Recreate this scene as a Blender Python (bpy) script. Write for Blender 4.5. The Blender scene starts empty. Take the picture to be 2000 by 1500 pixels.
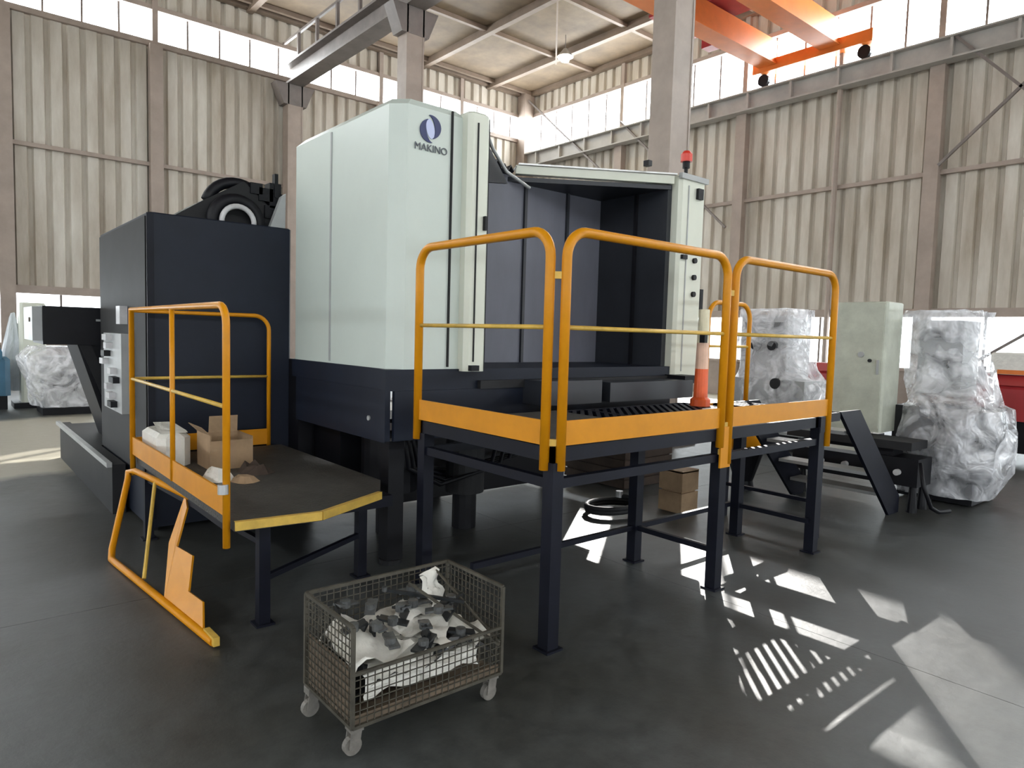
import bpy, bmesh, math, random
from mathutils import Vector, Matrix, noise
random.seed(7)
S = bpy.context.scene
COL = S.collection
PI = math.pi

# ------------------------------------------------------------------ camera, sky, sun, exposure
cd = bpy.data.cameras.new('camera'); cam = bpy.data.objects.new('camera', cd); COL.objects.link(cam)
cd.sensor_width = 36; cd.lens = 24.160; cd.clip_end = 200
Xc = Vector((0.766, -0.642, 0.028)); Yc = Vector((-0.024, -0.073, -0.997)); Zc = Vector((0.643, 0.763, -0.071))
Zc.normalize(); Xc = (Xc - Xc.dot(Zc)*Zc).normalized(); Yd = Zc.cross(Xc)
M = Matrix((Xc, -Yd, -Zc)).transposed().to_4x4()
M.translation = Vector((0, 0, 1.6)); cam.matrix_world = M
S.camera = cam

w = bpy.data.worlds.new('sky'); S.world = w; w.use_nodes = True
bg = w.node_tree.nodes['Background']; bg.inputs[0].default_value = (0.80, 0.90, 1.0, 1); bg.inputs[1].default_value = 1.6

sd = bpy.data.lights.new('sun', 'SUN'); sun = bpy.data.objects.new('sun', sd); COL.objects.link(sun)
sd.energy = 9; sd.angle = 0.006; sd.color = (1.0, 0.97, 0.92)
sun.rotation_euler = Vector((1.52, 1.15, 1.0)).to_track_quat('Z', 'Y').to_euler()
sun.location = (15, 7, 20)
WIN_E = 6.0            # brightness of the frosted window bands

S.view_settings.view_transform = 'Standard'; S.view_settings.look = 'None'
S.view_settings.exposure = 2.1; S.view_settings.gamma = 1.0; S.view_settings.use_curve_mapping = False

# ------------------------------------------------------------------ materials
def mat(name, col, rough=0.5, metal=0.0, var=0.12, scale=3.0, bump=0.0, bscale=30.0, col2=None, stretch=None, spec=0.5, coat=0.0):
    m = bpy.data.materials.new(name); m.use_nodes = True; nt = m.node_tree; N = nt.nodes; L = nt.links
    b = N['Principled BSDF']; b.inputs['Roughness'].default_value = rough; b.inputs['Metallic'].default_value = metal
    b.inputs['Specular IOR Level'].default_value = spec; b.inputs['Coat Weight'].default_value = coat
    g = N.new('ShaderNodeNewGeometry'); mp = N.new('ShaderNodeMapping'); L.new(g.outputs['Position'], mp.inputs[0])
    if stretch: mp.inputs['Scale'].default_value = stretch
    n = N.new('ShaderNodeTexNoise'); n.inputs['Scale'].default_value = scale; n.inputs['Detail'].default_value = 6
    n.inputs['Roughness'].default_value = 0.65; L.new(mp.outputs[0], n.inputs['Vector'])
    r = N.new('ShaderNodeMapRange'); r.inputs[1].default_value = 0.3; r.inputs[2].default_value = 0.7; L.new(n.outputs['Fac'], r.inputs[0])
    mx = N.new('ShaderNodeMix'); mx.data_type = 'RGBA'; L.new(r.outputs[0], mx.inputs[0])
    c2 = col2 or tuple(c*(1-var*2) for c in col)
    mx.inputs[6].default_value = (*c2, 1); mx.inputs[7].default_value = (*[min(1, c*(1+var*.5)) for c in col], 1)
    L.new(mx.outputs[2], b.inputs['Base Color'])
    if bump:
        n2 = N.new('ShaderNodeTexNoise'); n2.inputs['Scale'].default_value = bscale; n2.inputs['Detail'].default_value = 4
        L.new(g.outputs['Position'], n2.inputs['Vector'])
        bp = N.new('ShaderNodeBump'); bp.inputs['Strength'].default_value = bump; bp.inputs['Distance'].default_value = 0.02
        L.new(n2.outputs['Fac'], bp.inputs['Height']); L.new(bp.outputs[0], b.inputs['Normal'])
    return m
def emis(name, col, e):
    m = bpy.data.materials.new(name); m.use_nodes = True; b = m.node_tree.nodes['Principled BSDF']
    b.inputs['Base Color'].default_value = (*col, 1); b.inputs['Emission Color'].default_value = (*col, 1); b.inputs['Emission Strength'].default_value = e
    return m
def pane_mat(name, col, e, clear):
    m = bpy.data.materials.new(name); m.use_nodes = True; nt = m.node_tree; N = nt.nodes; L = nt.links
    N.remove(N['Principled BSDF']); o = N['Material Output']
    t = N.new('ShaderNodeBsdfTransparent'); em = N.new('ShaderNodeEmission'); em.inputs[0].default_value = (*col, 1); em.inputs[1].default_value = e
    mx = N.new('ShaderNodeMixShader'); mx.inputs[0].default_value = clear
    L.new(em.outputs[0], mx.inputs[1]); L.new(t.outputs[0], mx.inputs[2]); L.new(mx.outputs[0], o.inputs[0])
    return m
def film_mat(name):
    m = bpy.data.materials.new(name); m.use_nodes = True; nt = m.node_tree; N = nt.nodes; L = nt.links
    b = N['Principled BSDF']; o = N['Material Output']
    b.inputs['Base Color'].default_value = (0.88, 0.88, 0.92, 1); b.inputs['Roughness'].default_value = 0.22
    b.inputs['Specular IOR Level'].default_value = 0.9
    t = N.new('ShaderNodeBsdfTransparent'); mx = N.new('ShaderNodeMixShader')
    g = N.new('ShaderNodeNewGeometry'); n = N.new('ShaderNodeTexNoise'); n.inputs['Scale'].default_value = 3.0; n.inputs['Detail'].default_value = 3; n.inputs['Distortion'].default_value = 1.6
    L.new(g.outputs['Position'], n.inputs['Vector'])
    r = N.new('ShaderNodeMapRange'); r.inputs[1].default_value = 0.40; r.inputs[2].default_value = 0.64; r.inputs[3].default_value = 0.24; r.inputs[4].default_value = 0.80
    L.new(n.outputs['Fac'], r.inputs[0]); L.new(r.outputs[0], mx.inputs[0]); L.new(t.outputs[0], mx.inputs[1]); L.new(b.outputs[0], mx.inputs[2]); L.new(mx.outputs[0], o.inputs[0])
    bp = N.new('ShaderNodeBump'); bp.inputs['Strength'].default_value = 0.9; bp.inputs['Distance'].default_value = 0.05
    n2 = N.new('ShaderNodeTexNoise'); n2.inputs['Scale'].default_value = 4.5; n2.inputs['Detail'].default_value = 2; n2.inputs['Distortion'].default_value = 1.5
    L.new(g.outputs['Position'], n2.inputs['Vector']); L.new(n2.outputs['Fac'], bp.inputs['Height']); L.new(bp.outputs[0], b.inputs['Normal'])
    return m
def floor_mat():
    m = bpy.data.materials.new('worn_concrete'); m.use_nodes = True; nt = m.node_tree; N = nt.nodes; L = nt.links
    b = N['Principled BSDF']; b.inputs['Specular IOR Level'].default_value = .35; g = N.new('ShaderNodeNewGeometry')
    n1 = N.new('ShaderNodeTexNoise'); n1.inputs['Scale'].default_value = 0.55; n1.inputs['Detail'].default_value = 8; n1.inputs['Roughness'].default_value = 0.6
    n2 = N.new('ShaderNodeTexNoise'); n2.inputs['Scale'].default_value = 9; n2.inputs['Detail'].default_value = 8; n2.inputs['Roughness'].default_value = 0.7
    for n in (n1, n2): L.new(g.outputs['Position'], n.inputs['Vector'])
    mx = N.new('ShaderNodeMix'); mx.data_type = 'RGBA'
    r = N.new('ShaderNodeMapRange'); r.inputs[1].default_value = 0.35; r.inputs[2].default_value = 0.65; L.new(n1.outputs['Fac'], r.inputs[0]); L.new(r.outputs[0], mx.inputs[0])
    mx.inputs[6].default_value = (0.042, 0.042, 0.037, 1); mx.inputs[7].default_value = (0.088, 0.095, 0.097, 1)
    m2 = N.new('ShaderNodeMix'); m2.data_type = 'RGBA'; m2.blend_type = 'MULTIPLY'; m2.inputs[0].default_value = 1.0
    r2 = N.new('ShaderNodeMapRange'); r2.inputs[1].default_value = 0.3; r2.inputs[2].default_value = 0.7; r2.inputs[3].default_value = 0.62; r2.inputs[4].default_value = 1.2
    L.new(n2.outputs['Fac'], r2.inputs[0]); L.new(mx.outputs[2], m2.inputs[6]); L.new(r2.outputs[0], m2.inputs[7])
    # a paler lane across the floor towards the far left wall
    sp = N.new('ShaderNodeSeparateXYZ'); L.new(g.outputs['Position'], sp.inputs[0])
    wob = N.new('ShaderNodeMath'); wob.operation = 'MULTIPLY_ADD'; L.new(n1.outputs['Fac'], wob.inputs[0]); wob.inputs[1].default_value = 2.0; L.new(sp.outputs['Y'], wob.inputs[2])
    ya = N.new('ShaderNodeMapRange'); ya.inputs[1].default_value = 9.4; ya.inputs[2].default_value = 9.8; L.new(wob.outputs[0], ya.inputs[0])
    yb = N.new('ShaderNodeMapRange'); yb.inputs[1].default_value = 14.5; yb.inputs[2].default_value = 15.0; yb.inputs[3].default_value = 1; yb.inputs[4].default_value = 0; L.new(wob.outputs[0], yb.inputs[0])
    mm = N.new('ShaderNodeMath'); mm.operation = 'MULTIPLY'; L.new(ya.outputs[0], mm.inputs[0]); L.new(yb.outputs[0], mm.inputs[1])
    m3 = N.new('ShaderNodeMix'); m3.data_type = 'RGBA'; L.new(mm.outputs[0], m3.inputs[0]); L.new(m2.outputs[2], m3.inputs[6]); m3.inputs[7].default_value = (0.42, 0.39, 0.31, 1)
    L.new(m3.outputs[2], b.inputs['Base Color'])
    rr = N.new('ShaderNodeMapRange'); rr.inputs[3].default_value = 0.28; rr.inputs[4].default_value = 0.55; L.new(n2.outputs['Fac'], rr.inputs[0]); L.new(rr.outputs[0], b.inputs['Roughness'])
    bp = N.new('ShaderNodeBump'); bp.inputs['Strength'].default_value = 0.25; bp.inputs['Distance'].default_value = 0.01; L.new(n2.outputs['Fac'], bp.inputs['Height']); L.new(bp.outputs[0], b.inputs['Normal'])
    return m

WHITE = mat('machine_white_paint', (0.60, 0.66, 0.61), 0.35, var=0.03, scale=1.2)
CREAMW = mat('door_cream_paint', (0.70, 0.72, 0.62), 0.4, var=0.03, scale=1.5)
NAVY = mat('machine_dark_paint', (0.010, 0.014, 0.027), 0.5, var=0.15, scale=2, spec=.3)
DARKG = mat('dark_grey_paint', (0.022, 0.022, 0.024), 0.6, var=0.15, scale=3, spec=.25)
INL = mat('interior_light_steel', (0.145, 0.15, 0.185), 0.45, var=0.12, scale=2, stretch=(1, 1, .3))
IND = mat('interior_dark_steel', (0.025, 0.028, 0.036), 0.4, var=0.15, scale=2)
BLACK = mat('black_paint', (0.005, 0.005, 0.008), 0.5, var=0.2, scale=5, spec=.3)
LEGB = mat('blue_black_frame', (0.005, 0.006, 0.014), 0.5, var=0.2, scale=5, spec=.25)
YEL = mat('safety_yellow', (0.68, 0.27, 0.006), 0.38, var=0.06, scale=6, spec=.3)
YELD = mat('safety_yellow_worn', (0.70, 0.45, 0.08), 0.45, var=0.15, scale=8)
WALLM = mat('corrugated_cream', (0.62, 0.585, 0.52), 0.55, var=0.10, scale=1.1, col2=(0.36, 0.305, 0.235), stretch=(1.2, 1.2, 0.25))
STEELP = mat('pinkish_steel_paint', (0.37, 0.30, 0.255), 0.55, var=0.10, scale=2)
STEELD = mat('grey_runway_steel', (0.20, 0.17, 0.155), 0.5, var=0.15, scale=2)
RUNW = mat('pale_runway_steel', (0.42, 0.40, 0.37), 0.5, var=0.12, scale=1.5)
RAFT = mat('brown_rafter_steel', (0.24, 0.18, 0.135), 0.55, var=0.12, scale=2)
ROOFM = mat('tan_roof_sheet', (0.19, 0.135, 0.082), 0.7, var=0.2, scale=1.0)
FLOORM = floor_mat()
JOINT = mat('dark_joint', (0.03, 0.03, 0.03), 0.8)
ORANGE = mat('crane_orange', (0.80, 0.22, 0.04), 0.4, var=0.08, scale=2)
REDM = mat('dull_red_paint', (0.42, 0.035, 0.04), 0.4, var=0.1)
REDL = mat('red_lamp_plastic', (0.75, 0.05, 0.03), 0.3)
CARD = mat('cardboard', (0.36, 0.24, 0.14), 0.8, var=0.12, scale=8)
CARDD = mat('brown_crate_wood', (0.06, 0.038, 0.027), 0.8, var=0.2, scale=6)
BAGW = mat('white_plastic_bag', (0.78, 0.76, 0.70), 0.4, var=0.06, scale=8, bump=0.5, bscale=18)
WIRE = mat('rusty_grey_wire', (0.10, 0.09, 0.07), 0.55, metal=0.3, var=0.25, scale=12)
RUST = mat('rusty_brown_sheet', (0.17, 0.125, 0.085), 0.7, var=0.25, scale=7, stretch=(1, 1, 3))
ALU = mat('aluminium', (0.62, 0.62, 0.62), 0.35, metal=0.8, var=0.08)
GREYP = mat('light_grey_paint', (0.42, 0.43, 0.43), 0.45, var=0.1)
SILV = mat('silver_white_fitting', (0.62, 0.61, 0.62), 0.35, var=0.1, scale=14)
CABM = mat('greenish_cream_cabinet', (0.55, 0.57, 0.48), 0.4, var=0.10, scale=5, bump=0.3, bscale=9)
BLUE = mat('machine_blue', (0.05, 0.16, 0.26), 0.4, var=0.15)
TARP = mat('white_tarp', (0.66, 0.70, 0.74), 0.5, var=0.08, scale=5, bump=0.6, bscale=6)
DECK = mat('deck_rubber_grey', (0.055, 0.05, 0.043), 0.6, var=0.2, scale=9, bump=0.3, bscale=60)
LOGO = mat('logo_navy', (0.012, 0.022, 0.11), 0.4, var=0.02)
LOGL = mat('logo_pale', (0.55, 0.60, 0.85), 0.4, var=0.02)
LETT = mat('lettering_grey', (0.10, 0.11, 0.13), 0.5, var=0.02)
OUTG = mat('outside_ground', (0.35, 0.34, 0.30), 0.9)
PANE = pane_mat('frosted_sky_pane', (0.93, 0.98, 1.0), WIN_E, 0.45)
PANEL = pane_mat('low_window_pane', (0.88, 0.96, 1.0), WIN_E*0.38, 0.35)
FILM = film_mat('stretch_film')
BULB = emis('warm_lamp', (1.0, 0.86, 0.55), 40)

CASTM = mat('dusty_caster', (.20,.185,.165), .6, var=.2, scale=20)

# ------------------------------------------------------------------ mesh helpers
class MB:
    def __init__(s): s.v = []; s.f = []
    def add(s, vs, fs):
        o = len(s.v); s.v += [Vector(v) for v in vs]; s.f += [tuple(i+o for i in f) for f in fs]; return s
    def box(s, x0, x1, y0, y1, z0, z1):
        return s.add([(x0,y0,z0),(x1,y0,z0),(x1,y1,z0),(x0,y1,z0),(x0,y0,z1),(x1,y0,z1),(x1,y1,z1),(x0,y1,z1)],
                     [(0,3,2,1),(4,5,6,7),(0,1,5,4),(1,2,6,5),(2,3,7,6),(3,0,4,7)])
    def cbox(s, x0, x1, y0, y1, z0, z1, c=0.02):   # chamfered on the four upright edges and the top
        def ring(i, z): return [(x0+c+i,y0+i,z),(x1-c-i,y0+i,z),(x1-i,y0+c+i,z),(x1-i,y1-c-i,z),(x1-c-i,y1-i,z),(x0+c+i,y1-i,z),(x0+i,y1-c-i,z),(x0+i,y0+c+i,z)]
        vs = ring(0, z0)+ring(0, z1-c*.6)+ring(c*.6, z1); n = 8
        fs = [tuple(range(n-1, -1, -1)), tuple(range(2*n, 3*n))]
        for k in (0, 1): fs += [(k*n+i, k*n+(i+1)%n, (k+1)*n+(i+1)%n, (k+1)*n+i) for i in range(n)]
        return s.add(vs, fs)
    def bar(s, p, q, a=0.05, b=None, up=(0,0,1)):
        p = Vector(p); q = Vector(q); d = (q-p).normalized(); u = Vector(up)
        if abs(d.dot(u)) > .98: u = Vector((1,0,0))
        r = d.cross(u).normalized()*(a/2); t = r.cross(d).normalized()*((b or a)/2)
        vs = [e+sx*r+sy*t for e in (p, q) for sx, sy in ((-1,-1),(1,-1),(1,1),(-1,1))]
        return s.add(vs, [(0,3,2,1),(4,5,6,7),(0,1,5,4),(1,2,6,5),(2,3,7,6),(3,0,4,7)])
    def tube(s, pts, r, n=8, cap=True):
        pts = [Vector(p) for p in pts]; rs = r if isinstance(r, (list, tuple)) else [r]*len(pts)
        d0 = (pts[1]-pts[0]).normalized(); u = Vector((0,0,1)) if abs(d0.z) < .9 else Vector((1,0,0))
        vs = []
        for i, p in enumerate(pts):
            d = ((pts[min(i+1, len(pts)-1)]-p).normalized() + (p-pts[max(i-1, 0)]).normalized()).normalized() if 0 < i < len(pts)-1 else (d0 if i == 0 else (p-pts[i-1]).normalized())
            a = (u - u.dot(d)*d).normalized(); u = a; b = d.cross(a)
            vs += [p+rs[i]*(math.cos(2*PI*k/n)*a+math.sin(2*PI*k/n)*b) for k in range(n)]
        fs = [(i*n+k, i*n+(k+1)%n, (i+1)*n+(k+1)%n, (i+1)*n+k) for i in range(len(pts)-1) for k in range(n)]
        if cap: fs += [tuple(range(n-1, -1, -1)), tuple(range((len(pts)-1)*n, len(pts)*n))]
        return s.add(vs, fs)
    def prism(s, pts, d):
        pts = [Vector(p) for p in pts]; d = Vector(d); n = len(pts)
        return s.add(pts+[p+d for p in pts], [tuple(range(n-1, -1, -1)), tuple(range(n, 2*n))]+[(i, (i+1)%n, n+(i+1)%n, n+i) for i in range(n)])
    def cyl(s, c, r, h, n=20, ax='z', r2=None):
        c = Vector(c); A = {'z': Vector((0,0,1)), 'x': Vector((1,0,0)), 'y': Vector((0,1,0))}[ax]
        return s.tube([c, c+A*h], [r, r2 if r2 is not None else r], n)
    def build(s, name, m, parent=None, smooth=False):
        me = bpy.data.meshes.new(name); off = wloc(parent) if parent is not None else Vector((0,0,0))
        me.from_pydata([tuple(v-off) for v in s.v], [], s.f); me.materials.append(m)
        bm = bmesh.new(); bm.from_mesh(me); bmesh.ops.recalc_face_normals(bm, faces=bm.faces); bm.to_mesh(me); bm.free()
        if smooth:
            for p in me.polygons: p.use_smooth = len(p.vertices) == 4
        o = bpy.data.objects.new(name, me); COL.objects.link(o)
        if parent is not None: o.parent = parent
        return o
def wloc(o):
    v = Vector((0,0,0))
    while o is not None: v += o.location; o = o.parent
    return v
def thing(name, label, cat, loc, group=None, kind=None):
    o = bpy.data.objects.new(name, None); COL.objects.link(o); o.location = loc; o.empty_display_size = .1
    if kind: o['kind'] = kind
    if label: o['label'] = label
    if cat: o['category'] = cat
    if group: o['group'] = group
    return o
def tag(o, label, cat, group=None):
    o['label'] = label; o['category'] = cat
    if group: o['group'] = group
    return o
def arc(c, r, a0, a1, u, v, n=6):
    c = Vector(c); u = Vector(u); v = Vector(v)
    return [c+r*(math.cos(a0+(a1-a0)*i/n)*u+math.sin(a0+(a1-a0)*i/n)*v) for i in range(n+1)]

# ------------------------------------------------------------------ the hall
XW, YW = 18.1, 21.05         # inner faces of the two far walls
X0, Y0 = -13.0, -12.0        # walls behind the camera
ZL0, ZL1, ZC0, ZC1, ZR = 1.0, 2.4, 9.2, 10.05, 10.98

floor = MB().box(X0-1.6, XW+4, Y0-3.2, YW+3, -0.30, -0.012).build('floor', JOINT); floor['kind'] = 'structure'
slab_me = None
for i in range(8):
    for j in range(8):
        x = -14.5+i*4.55; y = -15.0+j*4.84
        if slab_me is None:
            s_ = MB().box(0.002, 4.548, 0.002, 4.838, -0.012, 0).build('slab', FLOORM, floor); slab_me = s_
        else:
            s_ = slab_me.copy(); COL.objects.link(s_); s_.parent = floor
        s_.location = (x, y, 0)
ground = MB().box(-60, 70, -60, 70, -0.5, -0.35).build('outside_yard', OUTG); tag(ground, 'pale open yard outside seen only through the low windows', 'yard'); ground['kind'] = 'structure'

def corr(n, h):   # n ribs of corrugation, local x along, y outwards (away from the room), z up
    m = MB(); p = []
    for k in range(n):
        b = k*.385
        p += [(b, 0), (b+.235, 0), (b+.27, .085), (b+.35, .085)]
    p.append((n*.385, 0))
    vs = [(x, y, z) for z in (0, h) for x, y in p]; k = len(p)
    m.add(vs, [(i, i+1, k+i+1, k+i) for i in range(k-1)])
    return m
SH = {}
def sheets(parent, length, z0, z1, place):
    n = int(length/1.155)+1
    for k in range(n):
        key = round(z1-z0, 3)
        if key not in SH:
            o = corr(3, z1-z0).build('corrugated_sheet', WALLM); o.parent = parent; SH[key] = o
        else:
            o = SH[key].copy(); COL.objects.link(o); o.parent = parent
        o.matrix_local = place(k*1.155, z0)

_n = [0]
def wall(name, length, place, girts=(5.85,), cols=(), braces=(), ZC0=ZC0):
    """place(s, d, z) -> world point: s along the wall, d into the room, z up"""
    root = thing(name, None, None, (0,0,0), kind='structure')
    X = (place(1,0,0)-place(0,0,0)); Yv = -(place(0,1,0)-place(0,0,0)); Zv = Vector((0,0,1))
    R = Matrix((X, Yv, Zv)).transposed().to_4x4()
    def pl(s, z): m = R.copy(); m.translation = place(s, 0, z); return m
    sheets(root, length, ZL1, ZC0, pl); sheets(root, length, ZC1, ZR+.25, pl)
    m = MB(); a = place(0, -.28, 0); b = place(length, -.02, ZL0)
    m.box(min(a.x,b.x), max(a.x,b.x), min(a.y,b.y), max(a.y,b.y), 0, ZL0); m.build('low_wall', STEELP, root)
    def rail(z, d0, d1, h, nm, mt, s0=0, s1=None):
        a = place(s0, d0, z-h/2); b = place(s1 if s1 is not None else length, d1, z+h/2)
        MB().box(min(a.x,b.x), max(a.x,b.x), min(a.y,b.y), max(a.y,b.y), a.z, b.z).build(nm, mt, root)
    for g in girts: rail(g, 0, .12, .10, 'girt', STEELP)
    rail(ZL1, -.05, .14, .20, 'girt', STEELP); rail(ZC0-.05, -.04, .10, .14, 'sill_rail', STEELP); rail(ZC1+.04, -.04, .10, .12, 'head_rail', STEELP); rail(ZL0+.03, -.1, .06, .08, 'sill_rail', STEELP)
    for s in cols:
        a = place(s-.16, 0, 0); b = place(s+.16, .24, ZR)
        MB().box(min(a.x,b.x), max(a.x,b.x), min(a.y,b.y), max(a.y,b.y), 0, ZC0-.1).build('wall_column', STEELP, root)
        a = place(s-.07, 0, 0); b = place(s+.07, .12, ZR)
        MB().box(min(a.x,b.x), max(a.x,b.x), min(a.y,b.y), max(a.y,b.y), ZC0-.1, ZR).build('upper_post', STEELP, root)
    for p, q in braces:
        MB().bar(p, q, .06, .06).build('cross_brace', STEELD, root)
    # windows between columns: clerestory bay and low bay, each its own window
    ed = [0]+sorted(cols)+[length]
    for s0, s1 in zip(ed[:-1], ed[1:]):
        if s1-s0 < .5: continue
        for z0, z1, mt, pw in ((ZC0+.02, ZC1-.02, PANE, .86), (ZL0+.07, ZL1-.1, PANEL, 1.15)):
            _n[0] += 1
            wd = thing('window_%d' % _n[0], None, None, place((s0+s1)/2, -.1, z0), kind='structure')
            n = max(1, round((s1-s0)/pw)); st = (s1-s0)/n
            for k in range(n+1):
                a = place(s0+k*st-.025, -.13, z0); b = place(s0+k*st+.025, -.03, z1)
                MB().box(min(a.x,b.x), max(a.x,b.x), min(a.y,b.y), max(a.y,b.y), z0, z1).build('mullion', STEELD, wd)
                if k < n:
                    a = place(s0+k*st+.025, -.085, z0); b = place(s0+(k+1)*st-.025, -.075, z1)
                    MB().box(min(a.x,b.x), max(a.x,b.x), min(a.y,b.y), max(a.y,b.y), z0, z1).build('pane', mt, wd)
    return root
LY, LX = YW-Y0, XW-X0
wl = wall('wall_left', LX, lambda s, d, z: Vector((X0+s, YW-d, z)), girts=(5.95,), cols=[x-X0 for x in (-8.9, -5.5, -1.9, 1.42, 4.76, 11.6, 14.9)])
wr = wall('wall_right', LY, lambda s, d, z: Vector((XW-d, YW-s, z)), girts=(5.65,), cols=[YW-y for y in (16.0, 11.35, 6.3, 1.3, -3.7, -8.5)],
     braces=[((17.72,6.1,5.75),(17.72,2.0,9.6)), ((17.72,5.95,8.6),(17.72,2.0,4.3)), ((17.72,5.2,1.2),(17.72,3.6,2.35)), ((17.72,20.5,10.6),(17.72,16.2,7.0)), ((17.72,15.8,8.8),(17.72,11.6,4.9))], ZC0=8.72)  # clerestory extended lower than on the other walls, added to admit sun strips
wb = wall('wall_rear', LX, lambda s, d, z: Vector((XW-s, Y0+d, z)), cols=[5, 10, 15, 20, 25])
wf = wall('wall_front', LY, lambda s, d, z: Vector((X0+d, Y0+s, z)), cols=[5, 10, 15, 20, 25, 30])
MB().box(17.6, 18.06, 20.55, 21.0, 0, ZR).build('wall_column', STEELP, wr)

# drain pipe on the right wall
MB().tube([(17.9, 8.55, 0.1), (17.9, 8.55, 9.0)], .07, 8).build('drain_pipe', STEELP, wr)

ceil = thing('ceiling', None, None, (0,0,ZR), kind='structure')
xs = [X0-.2, -10.1, -7.2, -4.3, -1.4, 1.5, 4.4, 7.3, 10.35, 13.25, 16.15, XW+.2]
ys = [Y0-.2, -8.6, -5.2, -1.9, 1.4, 4.7, 7.9, 11.1, 14.25, 17.35, 20.6, YW+.2]
for i in range(len(xs)-1):
    for j in range(len(ys)-1):
        MB().box(xs[i]+.01, xs[i+1]-.01, ys[j]+.01, ys[j+1]-.01, ZR, ZR+.08).build('roof_panel', ROOFM, ceil)
cap = MB().box(X0-.4, XW+.4, Y0-.4, YW+.4, ZR+.12, ZR+.16); cap.build('roof_deck', ROOFM, ceil)
for x in xs[1:-1]: MB().box(x-.09, x+.09, Y0, YW, ZR-.22, ZR-.002).build('rafter', RAFT, ceil)
for y in ys[1:-1]:
    MB().box(X0, XW, y-.06, y+.06, ZR-.13, ZR-.003).build('purlin', RAFT, ceil)
for i in range(4, len(xs)-2):     # diagonal roof ties
    MB().bar((xs[i], ys[7+i%2], ZR-.3), (xs[i+1], ys[8+i%2], ZR-.3), .05, .05).build('roof_tie', RAFT, ceil)
MB().box(X0, XW, YW-.22, YW-.02, ZR-.16, ZR-.004).build('eave_beam', RAFT, ceil)
MB().box(XW-.22, XW-.02, Y0, YW, ZR-.16, ZR-.004).build('eave_beam', RAFT, ceil)

# middle row of columns with their runway beam
cols = [('column at the far left wall carrying the far end of the dark runway beam', 20.75), ('pale column rising behind the white machine beside its emblem', 14.0), ('large pale column rising behind the open machining bay', 6.6)]
for lab, y in cols:
    t = thing('steel_column', lab, 'column', (8.5, y, 0))
    MB().box(8.30, 8.70, y-.02, y+.02, 0.03, 8.9).build('web', STEELP, t)
    MB().box(8.27, 8.31, y-.20, y+.20, 0.03, 8.9).build('flange', STEELP, t)
    MB().box(8.69, 8.73, y-.20, y+.20, 0.03, 8.9).build('flange', STEELP, t)
    for d in (-.19, .17): MB().box(8.31, 8.69, y+d, y+d+.02, 0.03, 8.9).build('cover_plate', STEELP, t)
    MB().box(8.05, 8.95, y-.4, y+.4, 0, .03).build('base_plate', STEELD, t)
    MB().prism([(8.15, y-.2, 8.3), (8.85, y-.2, 8.3), (9.1, y-.2, 8.9), (7.9, y-.2, 8.9)], (0, .4, 0)).build('corbel', STEELD, t)
rb = thing('runway_beam', 'dark crane runway beam with a walkway railing crossing high over the middle columns', 'beam', (8.5, 10, 8.9))
MB().box(8.25, 8.75, Y0+1, YW-.1, 8.9, 8.96).build('lower_flange', STEELD, rb)
MB().box(8.47, 8.53, Y0+1, YW-.1, 8.96, 9.44).build('web', STEELD, rb)
MB().box(8.25, 8.75, Y0+1, YW-.1, 9.44, 9.50).build('upper_flange', STEELD, rb)
MB().bar((8.3, Y0+1, 10.15), (8.3, YW-.1, 10.15), .07).build('top_rail', STEELD, rb)
y = YW-1.2
while y > 4:
    MB().bar((8.3, y, 9.5), (8.3, y, 10.15), .08).build('railing_post', STEELD, rb); y -= 1.25
rw = thing('runway_beam', 'pale crane runway beam with stiffeners along the right wall under its clerestory', 'beam', (17.5, 5, 8.3))
MB().box(17.62, 17.98, Y0+1, YW-.5, 8.08, 8.12).build('lower_flange', RUNW, rw)
MB().box(17.78, 17.82, Y0+1, YW-.5, 8.12, 8.56).build('web', RUNW, rw)
MB().box(17.62, 17.98, Y0+1, YW-.5, 8.56, 8.60).build('upper_flange', RUNW, rw)
MB().box(17.77, 17.83, Y0+1, YW-.5, 8.60, 8.66).build('crane_rail', STEELD, rw)
y = YW-1.1
while y > 0:
    MB().box(17.66, 17.78, y-.03, y+.03, 8.12, 8.56).build('stiffener', RUNW, rw); y -= 1.27

# overhead crane
cr = thing('overhead_crane', 'orange overhead travelling crane at the top right under the roof', 'crane', (13, 9.6, 8.91))
for y0, y1 in ((10.25, 10.65), (8.55, 8.95)):
    MB().box(9.0, 17.7, y0, y1, 9.15, 9.75).build('girder', ORANGE, cr)
    MB().box(9.0, 17.7, y0-.06, y1+.06, 9.11, 9.15).build('girder_flange', ORANGE, cr)
e = MB().box(17.6, 17.95, 7.7, 10.9, 8.98, 9.28).build('end_truck', ORANGE, cr)
for y in (7.95, 10.65): MB().cyl((17.74, y, 8.82), .16, .12, 16, 'x').build('wheel', BLACK, e)
e = MB().box(8.62, 9.0, 7.9, 11.2, 9.62, 9.9).build('end_truck', ORANGE, cr)
for y in (8.2, 10.9): MB().cyl((8.65, y, 9.62), .12, .1, 16, 'x').build('wheel', BLACK, e)
t = MB().box(14.6, 15.7, 8.6, 10.6, 9.8, 10.0).build('trolley', REDM, cr)
MB().cyl((15.1, 9.2, 10.15), .22, .9, 18, 'y').build('hoist_drum', STEELD, t)
MB().box(15.75, 16.1, 10.7, 11.3, 9.3, 9.9).build('motor_box', REDM, cr)
MB().box(13.8, 15.6, 10.75, 11.5, 9.55, 9.62).build('walkway', REDM, cr)
hb = thing('high_bay_lamp', 'glowing warm high bay lamp hanging under the roof', 'lamp', (15.31, 16.04, 10.3))
MB().tube([(15.31,16.04,10.30), (15.31,16.04,10.42), (15.31,16.04,10.55)], [.26,.16,.06], 18).build('shade', ALU, hb)
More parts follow.
